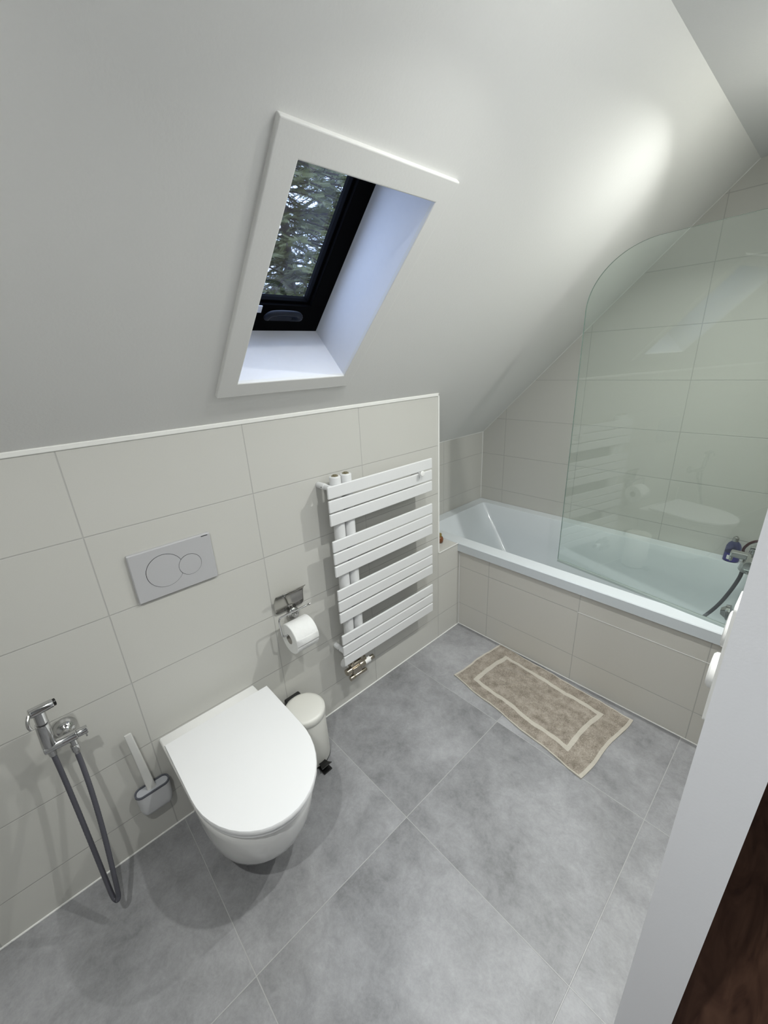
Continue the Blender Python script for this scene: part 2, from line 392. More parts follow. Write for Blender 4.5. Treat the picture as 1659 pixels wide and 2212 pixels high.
# ------------------------------------------------------------------ skylight
win = bpy.data.objects.new('window_1', None); C.objects.link(win); win['kind'] = 'structure'; win['label'] = 'small skylight in the sloped ceiling with black sash and white trim'
bm = B()
tw = 0.055
rings = []
for (u0, u1, v0, v1, n) in ((U0, U1, V0, V1, 0.0), (U0, U1, V0, V1, -0.012), (U0 - tw, U1 + tw, V0 - tw, V1 + tw - 0.01, -0.012), (U0 - tw, U1 + tw, V0 - tw, V1 + tw - 0.01, 0.0)):
    rings.append([L(u0, v0, n), L(u0, v1, n), L(u1, v1, n), L(u1, v0, n)])
ring_loft(bm, rings, False, False)
struct('window_trim', bm, M['paint'], win, bevel=0.003)
def lbox(bm, a, b):
    v = box(bm, a, b)
    for q in v: q.co = L(*q.co)
bm = B()
fu0, fu1, fv0, fv1 = U0 + 0.003, U1 - 0.003, V0 + 0.003, V1 - 0.003
gu0, gu1, gv0, gv1 = 0.283, 0.70, 1.285, 1.552
for a, b in (((fu0 - .04, fv0 - .04, T), (gu0, fv1 + .04, T + .05)), ((gu1, fv0 - .04, T), (fu1 + .04, fv1 + .04, T + .05)),
             ((gu0, fv0 - .04, T), (gu1, gv0, T + .05)), ((gu0, gv1, T), (gu1, fv1 + .04, T + .05))): lbox(bm, a, b)
struct('window_frame', bm, M['black'], win, bevel=0.002)
bm = B()
g = 0.008
for a, b in (((gu0 - .002, gv0, T + .012), (gu0 + g, gv1, T + .03)), ((gu1 - g, gv0, T + .012), (gu1, gv1, T + .03)),
             ((gu0, gv0, T + .012), (gu1, gv0 + g, T + .03)), ((gu0, gv1 - g, T + .012), (gu1, gv1 + .002, T + .03))): lbox(bm, a, b)
struct('sash', bm, M['sash_black'], win, bevel=0.002)
bm = B(); lbox(bm, (gu0 - .01, gv0 - .01, T + .030), (gu1 + .01, gv1 + .01, T + .036)); struct('pane', bm, M['pane'], win)
bm = B()   # lever handle: a flat trapezoid loop over the lower sash
hp = [L(0.238, 1.405, T - .004), L(0.262, 1.382, T - .030), L(0.284, 1.400, T - .038), L(0.284, 1.478, T - .038), L(0.262, 1.500, T - .030), L(0.238, 1.485, T - .004)]
tube(bm, spline(hp, 6), 0.0085, n=12)
lbox(bm, (0.238, 1.405, T - .016), (0.254, 1.486, T - .003))
struct('handle', bm, M['handle_black'], win, smooth=40)
bm = B(); lbox(bm, (0.258, 1.348, T - .006), (0.282, 1.376, T - .003)); struct('paper_tag', bm, M['card'], win)

# conifer outside
def conifer(name, loc, h, rad, label, seed):
    rnd = random.Random(seed)
    t = thing(name, label, 'tree', loc, 0, None)
    bm = B(); cyl(bm, (0, 0, 0), (0, 0, h), 0.09, 0.02, n=12); 
    fb = B()
    def spray(p, d, ln, wd):
        # one flat twig with needle leaflets on both sides
        d = d.normalized(); side = d.cross(Vector((0, 0, 1)));
        if side.length < 1e-3: side = Vector((1, 0, 0))
        side.normalize(); nrm = side.cross(d)
        a = rnd.uniform(-1.2, 1.2); side = side * math.cos(a) + nrm * math.sin(a)
        k = max(5, int(ln / 0.011))
        for i in range(k):
            s = i / k; q = p + d * ln * s
            for sg in (-1, 1):
                l = wd * (1 - 0.55 * s) * rnd.uniform(.75, 1.1)
                tip = q + side * sg * l + d * l * 0.7
                w0 = d * 0.006
                fb.faces.new([fb.verts.new(q - w0), fb.verts.new(q + w0), fb.verts.new(tip)])
    z = 0.5
    while z < h - 0.2:
        R_ = rad * (1 - z / h) ** 0.7
        nb = 11
        for b_ in range(nb):
            a = rnd.uniform(0, 2 * PI); L_ = R_ * rnd.uniform(.65, 1.05)
            d = Vector((math.cos(a), math.sin(a), rnd.uniform(-.25, .25)))
            base = Vector((0, 0, z + rnd.uniform(-.06, .06)))
            pts = [base + d * L_ * s + Vector((0, 0, -0.22 * L_ * s * s)) for s in (0, .25, .5, .75, 1)]
            tube(bm, pts, 0.008, n=5)
            side = Vector((-d.y, d.x, 0)).normalized()
            steps = int(L_ / 0.05)
            for i in range(2, steps + 1):
                s = i / steps; p = base + d * L_ * s + Vector((0, 0, -0.22 * L_ * s * s))
                for sg in (-1, 1):
                    dd = (d * 0.75 + side * sg * rnd.uniform(.5, 1) + Vector((0, 0, rnd.uniform(-.5, .25))))
                    spray(p, dd, rnd.uniform(.09, .20) * (1.15 - .4 * s), 0.026)
        z += 0.10
    obj('trunk', bm, M['bark'], t); fo = obj('foliage', fb, M['needles'], t); fo['kind'] = 'stuff'
    return t
conifer('conifer_tree', (-3.0, 3.4, -1.2), 6.0, 1.9, 'dark green conifer with dense needle branches outside the skylight, nearer of the two', 3)
conifer('conifer_tree', (-7.0, 7.2, -1.6), 9.0, 2.4, 'tall dark conifer standing behind the nearer tree outside the skylight', 5)

# ================================================================== LAMPS
def make_spot():
    t = thing('ceiling_spotlight', 'x', 'ceiling light', (0, 0, 0), 0, 'recessed spotlights along the flat ceiling')
    bm = B(); lathe(bm, (0, 0, 0), (0, 0, -1), [(0, 0.030), (0, 0.045), (0.004, 0.045), (0.006, 0.040), (0.006, 0.031), (0.001, 0.030)], cap0=False, cap1=False)
    obj('lamp_ring', bm, M['satin'], t, smooth=40)
    bm = B(); lathe(bm, (0, 0, -0.0012), (0, 0, -1), [(0, 0.030), (0.001, 0.029)]); obj('lamp_lens', bm, M['lens'], t)
    return t
spot0 = make_spot()
SPOT_LBL = ['recessed ceiling spotlight nearest the wall by the bidet sprayer', 'recessed ceiling spotlight in front of the towel radiator', 'recessed ceiling spotlight before the bath screen']
for i, (x, y) in enumerate(LAMPS):
    if i == 0: t = spot0
    else:
        t = spot0.copy(); C.objects.link(t)
        for ch in list(spot0.children):
            if ch.type != 'MESH': continue
            c = ch.copy(); C.objects.link(c); c.parent = t
    t.location = (x, y, Z_C); t['label'] = SPOT_LBL[i]
for i, (x, y) in enumerate(LAMPS):
    ld = bpy.data.lights.new('lamp_light', 'AREA'); lo = bpy.data.objects.new('lamp_light', ld); C.objects.link(lo)
    ld.shape = 'DISK'; ld.size = 0.038; ld.color = LAMP_COL; ld.energy = LAMP_W[i]; ld.spread = math.radians(LAMP_SPREAD[i])
    lo.location = (x, y, Z_C - 0.010)
    lo.rotation_euler = Vector(LAMP_AIM[i]).to_track_quat('-Z', 'Y').to_euler()

# added fill lamp, out of view in the hallway, brightens the door jamb
dl = thing('added_fill_lamp', 'added unseen dome lamp in the hallway, fill light for the door jamb', 'ceiling light', (1.95, 0.05, Z_C))
bm = B(); lathe(bm, (0, 0, 0), (0, 0, -1), [(0, 0.12), (0.012, 0.12), (0.016, 0.112)]); obj('fill_lamp_base', bm, M['plastic'], dl, smooth=40)
bm = B(); lathe(bm, (0, 0, -0.016), (0, 0, -1), [(0, 0.108), (0.012, 0.104), (0.028, 0.085), (0.038, 0.050), (0.041, 0.001)]); obj('fill_lamp_shade', bm, M['fill_glow'], dl, smooth=60)
ld = bpy.data.lights.new('jamb_fill_light', 'AREA'); lo = bpy.data.objects.new('jamb_fill_light', ld); C.objects.link(lo)
ld.shape = 'DISK'; ld.size = 0.20; ld.color = FILL_COL; ld.energy = FILL_W; lo.location = (1.95, 0.05, Z_C - 0.062)

# ================================================================== TOILET
toilet = thing('wall_hung_toilet', 'white wall-hung toilet with closed D-shaped lid', 'toilet', (0, 0.983, 0))
def dshape(x0, x1, hw, r, n=22, z=0.0, p=2.0, rc=0.01):
    """D outline: straight back at x0, rounded nose reaching x1, half width hw (r = length of the nose part)"""
    pts = [(x0, -hw, z)]
    for k in range(n + 1):
        t = -PI / 2 + PI * k / n
        c, s = math.cos(t), math.sin(t)
        pts.append((x1 - r + r * abs(c) ** (2 / p) , hw * math.copysign(abs(s) ** (2 / p), s), z))
    pts.append((x0, hw, z)); return pts
bm = B()
rings = [dshape(0.001, 0.36, 0.090, 0.10, z=0.085, p=2.0), dshape(0.001, 0.40, 0.120, 0.14, z=0.092), dshape(0.001, 0.445, 0.142, 0.17, z=0.13), dshape(0.001, 0.492, 0.158, 0.20, z=0.20),
         dshape(0.001, 0.528, 0.167, 0.22, z=0.28), dshape(0.001, 0.548, 0.172, 0.23, z=0.35), dshape(0.001, 0.553, 0.176, 0.235, z=0.396), dshape(0.001, 0.548, 0.170, 0.232, z=0.403)]
rings = [[(x, y - 0.010 * max(0.0, 1 - x / 0.5), z) for x, y, z in r] for r in rings]
ring_loft(bm, rings); obj('bowl', bm, M['ceramic'], toilet, smooth=50)
bm = B()
rings = [dshape(0.084, 0.560, 0.176, 0.235, z=0.404), dshape(0.082, 0.564, 0.181, 0.238, z=0.407), dshape(0.082, 0.564, 0.181, 0.238, z=0.417), dshape(0.084, 0.561, 0.177, 0.236, z=0.4195)]
ring_loft(bm, rings); obj('seat', bm, M['lid'], toilet, smooth=50).location.y = 0.002
bm = B()
rings = [dshape(0.083, 0.564, 0.181, 0.238, z=0.4215), dshape(0.080, 0.569, 0.184, 0.240, z=0.424), dshape(0.080, 0.570, 0.185, 0.241, z=0.434), dshape(0.082, 0.567, 0.183, 0.239, z=0.4385), dshape(0.092, 0.555, 0.172, 0.232, z=0.4400)]
ring_loft(bm, rings); obj('lid', bm, M['lid'], toilet, smooth=40).location.y = 0.002
for s in (-1, 1):
    bm = B(); cyl(bm, (0.076, s * 0.085, 0.411), (0.076, s * 0.055, 0.411), 0.0075, n=20); obj('hinge', bm, M['lid'], toilet, smooth=40)

# ================================================================== FLUSH PLATE
fp = thing('flush_plate', 'light grey dual flush plate with two round buttons above the toilet', 'flush plate', (0, 0.8556, 0.918))
FW, FH = 0.246, 0.164
bm = B()
def yzring(pts, x): return [(x, y, z) for y, z in pts]
ring_loft(bm, [yzring(rrect(FW / 2, FH / 2, FW, FH, 0.004), 0.0005), yzring(rrect(FW / 2, FH / 2, FW, FH, 0.004), 0.009), yzring(rrect(FW / 2, FH / 2, FW - .006, FH - .006, 0.003), 0.012)])
obj('plate', bm, M['plate'], fp, smooth=30)
c1, rr1 = (0.092, 0.084), 0.0535; c2, rr2 = (0.167, 0.0775), 0.0345
def disc(cy, cz, r, x0, x1, cut=None):
    pts = []
    for k in range(64):
        a = 2 * PI * k / 64; y, z = cy + r * math.cos(a), cz + r * math.sin(a)
        if cut:
            dy, dz = y - cut[0], z - cut[1]; d = math.hypot(dy, dz)
            if d < cut[2]: y, z = cut[0] + dy / d * cut[2], cut[1] + dz / d * cut[2]
        pts.append((y, z))
    return [yzring(pts, x0), yzring(pts, x1)]
bm = B(); ring_loft(bm, disc(*c1, rr1 + .0013, 0.011, 0.01215, (c2[0], c2[1], rr2 + .0004)));  ring_loft(bm, disc(*c2, rr2 + .0012, 0.011, 0.01222)); obj('button_gap', bm, M['black_plastic'], fp)
bm = B(); ring_loft(bm, disc(*c1, rr1, 0.0122, 0.0134, (c2[0], c2[1], rr2 + .0013))); obj('flush_button', bm, M['plate'], fp)
bm = B(); ring_loft(bm, disc(*c2, rr2, 0.0122, 0.0134)); obj('flush_button', bm, M['plate'], fp)
bm = B(); box(bm, (0.0118, 0.2165, 0.1565), (0.0123, 0.2375, 0.1590)); obj('maker_mark', bm, M['black_plastic'], fp)

# ================================================================== TOWEL RADIATOR
rad = thing('towel_radiator', 'white flat-bar towel radiator on the tiled wall', 'radiator', (0, 1.530, 0))
SLATZ = [1.1455, 1.089, 1.0335, 0.919, 0.8635, 0.8065, 0.6935, 0.638, 0.5805, 0.4665, 0.4085, 0.3525]
bm = B(); box(bm, (0.080, 0, -0.0500), (0.090, 0.602, 0)); sl0 = obj('flat_bar', bm, M['steel_white'], rad, bevel=0.004, seg=3)
sl0.location = (0, 0, SLATZ[0])
for z in SLATZ[1:]:
    c = sl0.copy(); C.objects.link(c); c.location = (0, 0, z)
for k, y in enumerate((0.062, 0.115)):
    bm = B(); cyl(bm, (0.056, y, 0.300), (0.056, y, 1.172), 0.0235, n=36, rnd=0.004); p = obj('pipe', bm, M['steel_white'], rad, smooth=50)
    bm = B(); cyl(bm, (0.056, y, 1.1715), (0.056, y, 1.1745), 0.0150, n=6); cyl(bm, (0.056, y, 1.174), (0.056, y, 1.178), 0.008, n=20); obj('vent_plug', bm, M['brass'], p, smooth=30)
for y, z in ((0.018, 1.137), (0.018, 0.366), (0.560, 1.06), (0.560, 0.380)):
    bm = B(); cyl(bm, (0.0005, y, z), (0.050, y, z), 0.0125, n=28, rnd=0.002); cyl(bm, (0.050, y, z), (0.081, y, z), 0.0110, n=20); o = obj('wall_bracket', bm, M['steel_white'], rad, smooth=40)
    bm = B(); cyl(bm, (0.040, y - 0.0133, z), (0.040, y - 0.010, z), 0.0022, n=10); obj('grub_screw', bm, M['black_plastic'], o)
valve = bpy.data.objects.new('valve', None); C.objects.link(valve); valve.parent = rad; valve['label'] = 'brownish nickel radiator valve with white collar'
bm = B(); lathe(bm, (0.0005, 0.060, 0.240), (1, 0, 0), [(0, 0.026), (0.003, 0.026), (0.006, 0.022), (0.008, 0.012), (0.045, 0.012)]); obj('wall_rosette', bm, M['plastic'], valve, smooth=40)
bm = B()
cyl(bm, (0.056, 0.062, 0.262), (0.056, 0.062, 0.300), 0.013, n=6); cyl(bm, (0.056, 0.115, 0.262), (0.056, 0.115, 0.300), 0.013, n=6)
cyl(bm, (0.060, 0.022, 0.236), (0.060, 0.088, 0.236), 0.0165, n=28, rnd=0.003)
cyl(bm, (0.056, 0.048, 0.254), (0.056, 0.140, 0.254), 0.0145, n=28, rnd=0.003)
box(bm, (0.050, 0.050, 0.205), (0.080, 0.100, 0.250))
cyl(bm, (0.076, 0.030, 0.206), (0.076, 0.058, 0.206), 0.0115, n=24, rnd=0.002); cyl(bm, (0.076, 0.058, 0.206), (0.076, 0.128, 0.206), 0.0095, n=24, rnd=0.002)
cyl(bm, (0.064, 0.095, 0.238), (0.064, 0.126, 0.238), 0.0185, n=28, rnd=0.002)
obj('valve_body', bm, M['nickel'], valve, smooth=40, bevel=0.0015, seg=2)
bm = B(); cyl(bm, (0.064, 0.126, 0.238), (0.064, 0.160, 0.238), 0.0145, n=28); obj('white_collar', bm, M['plastic'], valve, smooth=40)
bm = B(); cyl(bm, (0.064, 0.160, 0.238), (0.064, 0.186, 0.238), 0.0125, n=12, rnd=0.002); obj('valve_cap', bm, M['nickel'], valve, smooth=30)
hk = thing('robe_hook', 'small white round hook clipped on the top bars of the radiator', 'hook', (0.090, 2.040, 1.0960))
bm = B(); cyl(bm, (-0.012, 0, -0.0035), (0.016, 0, -0.0035), 0.0028, n=16); obj('stem', bm, M['steel_white'], hk, smooth=40)
bm = B(); cyl(bm, (0.016, 0, -0.0035), (0.024, 0, -0.0035), 0.0125, n=32, rnd=0.003); obj('knob', bm, M['plastic'], hk, smooth=40)

# ================================================================== TOILET PAPER HOLDER + ROLL
tp = thing('toilet_paper_holder', 'polished steel toilet paper holder with curved cover plate', 'toilet paper holder', (0, 1.2815, 0))
bm = B()   # curved cover plate, leaning off the wall at its top
prof = [(0.008, 0.664), (0.009, 0.690), (0.011, 0.712), (0.017, 0.733), (0.027, 0.749), (0.038, 0.759), (0.050, 0.764)]
W_ = 0.130
rows = []
for i, (x, z) in enumerate(prof):
    rows.append((x, z))
outer = [[(x, y, z) for x, z in rows] for y in (0.0, 0.004, 0.010, W_ - 0.010, W_ - 0.004, W_)]
for k, dz in ((0, 0.010), (1, 0.004), (4, 0.004), (5, 0.010)):
    x, y, z = outer[k][-1]; outer[k][-1] = (x - dz * 0.8, y, z - dz * 0.45)
    x, y, z = outer[k][0]; outer[k][0] = (x, y, z + dz)
vv = [[bm.verts.new(p) for p in r] for r in outer]
for a, b in zip(vv[:-1], vv[1:]):
    for i in range(len(a) - 1): bm.faces.new((a[i], b[i], b[i + 1], a[i + 1]))
o = obj('cover_plate', bm, M['mirror_steel'], tp, smooth=60); so = o.modifiers.new('solid', 'SOLIDIFY'); so.thickness = 0.0015
bm = B(); lathe(bm, (0.0005, 0.076, 0.640), (1, 0, 0), [(0, 0.026), (0.012, 0.026), (0.017, 0.023), (0.020, 0.015), (0.034, 0.013), (0.037, 0.010)]); obj('wall_mount', bm, M['chrome'], tp, smooth=40)
bm = B()
arm = [(0.046, 0.118, 0.685), (0.060, 0.112, 0.685), (0.066, 0.100, 0.685)]
pts = [(0.062, 0.122, 0.684), (0.066, 0.10, 0.684), (0.066, 0.0, 0.684), (0.067, -0.012, 0.680), (0.068, -0.016, 0.668), (0.071, -0.014, 0.615), (0.072, -0.010, 0.604), (0.074, 0.000, 0.601), (0.075, 0.015, 0.601), (0.075, 0.105, 0.601)]
tube(bm, spline(pts, 6), 0.0034, n=12); cyl(bm, (0.030, 0.076, 0.642), (0.066, 0.076, 0.684), 0.004, n=12)
cyl(bm, (0.066, 0.120, 0.684), (0.0655, 0.126, 0.684), 0.0042, n=16)
obj('holder_rod', bm, M['chrome'], tp, smooth=50)
roll = thing('toilet_paper_roll', 'white roll of embossed toilet paper hanging on the steel holder', 'toilet paper', (0.079, 1.2900, 0.583))
bm = B()
RO, RI, LR = 0.062, 0.021, 0.098
def circ(r, y, n=64): return [(r * math.cos(2 * PI * k / n), y, r * math.sin(2 * PI * k / n)) for k in range(n)]
ring_loft(bm, [circ(RI, 0), circ(RO - .002, 0), circ(RO, 0.002), circ(RO, LR - .002), circ(RO - .002, LR), circ(RI, LR), circ(RI, 0)], False, False)
obj('paper', bm, M['paper'], roll, smooth=40)
bm = B(); ring_loft(bm, [circ(RI, 0.0), circ(RI - .0012, 0.0), circ(RI - .0012, LR), circ(RI, LR)], False, False); obj('cardboard_core', bm, plain('grey_card', (0.40, 0.38, 0.34), 0.9), roll, smooth=40)
bm = B()
aa = [math.radians(20 - 4 * k) for k in range(8)]
sh = [[(RO * 1.004 * math.cos(a) , y, RO * 1.004 * math.sin(a)) for a in aa] for y in (0.001, LR - .001)]
v0_, v1_ = [[bm.verts.new(p) for p in r] for r in sh]
for i in range(len(aa) - 1): bm.faces.new((v0_[i], v1_[i], v1_[i + 1], v0_[i + 1]))
o = obj('loose_sheet', bm, M['paper'], roll, smooth=60); so = o.modifiers.new('solid', 'SOLIDIFY'); so.thickness = 0.0008; so.offset = 1

# ================================================================== BIDET SPRAYER
bd = thing('bidet_sprayer', 'chrome bidet shower sprayer on wall valve with dark looped hose', 'bidet sprayer', (0, 0, 0))
bm = B(); lathe(bm, (0.0005, 0.592, 0.627), (1, 0, 0), [(0, 0.029), (0.004, 0.029), (0.012, 0.0275), (0.020, 0.0235), (0.026, 0.018), (0.029, 0.012), (0.040, 0.010)]); cyl(bm, (0.038, 0.592, 0.627), (0.080, 0.590, 0.6425), 0.010, n=24); obj('rosette', bm, M['chrome'], bd, smooth=60)
bm = B(); cyl(bm, (0.080, 0.540, 0.6425), (0.080, 0.615, 0.6425), 0.0140, n=32, rnd=0.002); 
cyl(bm, (0.080, 0.602, 0.638), (0.080, 0.602, 0.612), 0.0085, n=24); cyl(bm, (0.080, 0.601, 0.614), (0.080, 0.601, 0.592), 0.0105, n=24, rnd=0.002)
cyl(bm, (0.080, 0.601, 0.592), (0.080, 0.6005, 0.582), 0.0085, 0.007, n=24)
obj('valve_body', bm, M['chrome'], bd, smooth=40)
bm = B(); cyl(bm, (0.080, 0.615, 0.6425), (0.080, 0.640, 0.6425), 0.0115, n=28, rnd=0.0015); cyl(bm, (0.080, 0.634, 0.636), (0.084, 0.634, 0.622), 0.0022, n=12); obj('valve_knob', bm, M['chrome'], bd, smooth=40)
bm = B()
cyl(bm, (0.080, 0.5545, 0.616), (0.082, 0.5545, 0.655), 0.0095, 0.0120, n=28)
cyl(bm, (0.082, 0.5545, 0.655), (0.094, 0.560, 0.735), 0.0160, 0.0155, n=32, rnd=0.001)
cyl(bm, (0.094, 0.560, 0.735), (0.099, 0.562, 0.742), 0.0135, n=28)
cyl(bm, (0.099, 0.562, 0.742), (0.102, 0.564, 0.782), 0.0135, 0.0135, n=28)
obj('spray_handle', bm, M['chrome'], bd, smooth=40)
bm = B(); cyl(bm, (0.112, 0.546, 0.788), (0.100, 0.596, 0.784), 0.0125, 0.0115, n=32, rnd=0.003); obj('spray_head', bm, M['chrome'], bd, smooth=40)
bm = B(); cyl(bm, (0.100, 0.596, 0.784), (0.0988, 0.6010, 0.7836), 0.0098, n=28); obj('spray_nozzle', bm, M['black_plastic'], bd, smooth=40)
bm = B(); tube(bm, spline([(0.120, 0.546, 0.790), (0.130, 0.541, 0.780), (0.133, 0.5395, 0.768), (0.131, 0.541, 0.757)], 6), 0.0042, n=12); obj('trigger', bm, M['satin'], bd, smooth=50)
bm = B()
hp = [(0.080, 0.5545, 0.618), (0.090, 0.5555, 0.54), (0.112, 0.556, 0.42), (0.143, 0.556, 0.28), (0.172, 0.556, 0.17), (0.187, 0.557, 0.126), (0.196, 0.562, 0.112), (0.199, 0.568, 0.120), (0.196, 0.573, 0.150),
      (0.180, 0.583, 0.25), (0.153, 0.593, 0.36), (0.124, 0.599, 0.46), (0.096, 0.601, 0.54), (0.080, 0.6005, 0.584)]
tube(bm, spline(hp, 24), 0.0066, n=12, ribs=0.035); obj('hose', bm, M['hose'], bd, smooth=50)

# ================================================================== TOILET BRUSH
bh = thing('toilet_brush_holder', 'light grey pocket-shaped toilet brush holder fixed to the wall', 'toilet brush holder', (0.001, 0.7370, 0.160))
def stadium(cx, cy, wx, wy, n=14): return rrect(cx, cy, wx, wy, min(wx, wy) / 2 - 1e-3, n)
bm = B()
rings = []
for z, wy, wx in ((0.0, 0.070, 0.020), (0.003, 0.083, 0.030), (0.012, 0.096, 0.036), (0.030, 0.103, 0.040), (0.092, 0.106, 0.043)):
    rings.append([(x, y, z) for x, y in stadium(0.0245, 0, wx, wy)])
ring_loft(bm, rings); obj('holder_body', bm, M['brush_grey'], bh, smooth=50)
bm = B()
ring_loft(bm, [[(x, y, 0.0922) for x, y in stadium(0.0245, 0, 0.046, 0.109)], [(x, y, 0.098) for x, y in stadium(0.0245, 0, 0.046, 0.109)], [(x, y, 0.098) for x, y in stadium(0.0245, 0, 0.036, 0.099)], [(x, y, 0.0922) for x, y in stadium(0.0245, 0, 0.036, 0.099)]], False, False)
obj('dark_rim', bm, M['brush_dark'], bh, smooth=30)
br = thing('toilet_brush', 'pale grey toilet brush with a flat handle standing in the wall holder', 'toilet brush', (0.0255, 0.7370, 0.252))
bm = B(); ring_loft(bm, [[(x, y, 0.0006) for x, y in stadium(0, 0, 0.034, 0.097)], [(x, y, 0.003) for x, y in stadium(0, 0, 0.034, 0.097)]]); obj('brush_cap', bm, M['brush_insert'], br)
bm = B()
ring_loft(bm, [[(x, y, z) for x, y in rrect(0.0, -0.002 - z * 0.055, wx, wy, wx * .45, 5)] for z, wx, wy in ((0.003, 0.014, 0.030), (0.006, 0.011, 0.027), (0.12, 0.009, 0.024), (0.252, 0.008, 0.021), (0.255, 0.006, 0.019))])
obj('handle', bm, M['brush_handle'], br, smooth=40)

# ================================================================== PEDAL BIN
bn = thing('pedal_bin', 'small cream round pedal bin beside the toilet', 'bin', (0.116, 1.292, 0), math.radians(2))
bm = B(); lathe(bm, (0, 0, 0.006), (0, 0, 1), [(0, 0.080), (0.006, 0.083), (0.20, 0.081), (0.232, 0.080)], n=56); obj('bin_body', bm, M['bin'], bn, smooth=40)
bm = B(); lathe(bm, (0, 0, 0), (0, 0, 1), [(0, 0.080), (0.008, 0.084), (0.012, 0.0835)], n=56); obj('base_ring', bm, M['black_plastic'], bn, smooth=40)
bm = B(); lathe(bm, (0, 0, 0.232), (0, 0, 1), [(0, 0.0825), (0.002, 0.0842), (0.024, 0.0842), (0.029, 0.0820), (0.034, 0.070), (0.037, 0.045), (0.038, 0.001)], n=56); obj('bin_lid', bm, M['bin'], bn, smooth=60)
bm = B()
for a, b in (((-0.1005, -0.036, 0.222), (-0.078, 0.036, 0.262)),): box(bm, a, b)
obj('hinge_cover', bm, M['black_plastic'], bn, bevel=0.006)
bm = B(); 
ring_loft(bm, [[(0.075, -0.014, .018), (0.075, .014, .018), (0.075, .014, .026), (0.075, -.014, .026)], [(0.098, -0.018, .020), (0.098, .018, .020), (0.098, .018, .026), (0.098, -.018, .026)], [(0.118, -0.025, .030), (0.118, .025, .030), (0.118, .025, .034), (0.118, -.025, .034)]])
box(bm, (0.070, -0.020, 0.0), (0.122, 0.020, 0.006))
obj('pedal', bm, M['black_plastic'], bn, bevel=0.0015)

# ================================================================== BATH MAT
mat_ = thing('bath_mat', 'beige terry bath mat with a woven border lying before the bath', 'bath mat', (0, 0, 0))
P00, P01, P11, P10 = Vector((0.2670, 2.0885, 0)), Vector((0.3020, 2.4700, 0)), Vector((1.0203, 2.4260, 0)), Vector((0.9740, 1.9915, 0))
NU, NV = 150, 80
def matpt(s, t):
    p = (P00 * (1 - s) + P10 * s) * (1 - t) + (P01 * (1 - s) + P11 * s) * t
    e = 4 * t * (1 - t)
    bow = 0.010 * math.sin(s * PI * 1.0)
    p = p + Vector((0.004 * math.sin(t * 9), 0.0035 * math.sin(s * 17 + 1) * (1 if t < .5 else .3), 0))
    h = 0.0055 + 0.0022 * math.sin(s * 23 + t * 5) * math.sin(t * 14 + s * 4) + 0.0014 * math.sin(s * 60 + t * 30)
    def wr(a0, b0, a1, b1, wd, ht):
        ax, ay = a1 - a0, b1 - b0; l = math.hypot(ax, ay); q = max(0, min(1, ((s - a0) * ax + (t - b0) * ay) / l / l))
        d = math.hypot((s - a0 - q * ax) * 1.8, t - b0 - q * ay); return ht * math.exp(-(d / wd) ** 2) * (0.4 + 0.6 * math.sin(PI * q))
    h += wr(.20, .62, .42, .72, .035, .006) + wr(.30, .30, .38, .66, .030, .005) + wr(.38, .55, .60, .62, .03, .004) + wr(.15, .80, .35, .78, .03, .005) + wr(.80, .25, .95, .55, .04, .004) + wr(.84, .80, .93, .70, .03, .004)
    h += wr(.42, 1.0, .5, .93, .05, .010)
    ed = min(s * .75, (1 - s) * .75, t * .4, (1 - t) * .4)
    if ed < 0.012: h = h * 0.6 + 0.003
    return Vector((p.x, p.y, max(h, 0.0032)))
bm = B(); vg = [[bm.verts.new(matpt(i / NU, j / NV)) for j in range(NV + 1)] for i in range(NU + 1)]
LW, LD = 0.73, 0.40
def band(i, j):
    s, t = (i + .5) / NU * LW, (j + .5) / NV * LD
    d = min(s - 0.085, LW - 0.100 - s, (t - 0.058), (LD - 0.058 - t))
    if s > LW - 0.016 or t < 0.005 or t > LD - 0.006 or s < 0.008: return 1
    return 1 if 0 <= d < 0.020 else 0
for i in range(NU):
    for j in range(NV):
        f = bm.faces.new((vg[i][j], vg[i + 1][j], vg[i + 1][j + 1], vg[i][j + 1])); f.material_index = band(i, j)
low = [[bm.verts.new((v.co.x, v.co.y, 0.0006)) for v in r] for r in vg]
def side(a, b, c, d): bm.faces.new((a, b, c, d)).material_index = 1
for i in range(NU):
    side(vg[i][0], low[i][0], low[i + 1][0], vg[i + 1][0]); side(vg[i][NV], vg[i + 1][NV], low[i + 1][NV], low[i][NV])
for j in range(NV):
    side(vg[0][j], vg[0][j + 1], low[0][j + 1], low[0][j]); side(vg[NU][j], low[NU][j], low[NU][j + 1], vg[NU][j + 1])
bmesh.ops.delete(bm, geom=[v for r in low[1:-1] for v in r[1:-1]], context='VERTS')
bpy.data.objects.remove(mat_)
mat_ = obj('bath_mat', bm, [M['terry'], M['terry_band']], smooth=60)
tag(mat_, 'beige terry bath mat with a paler woven border lying on the floor before the bath', 'bath mat')

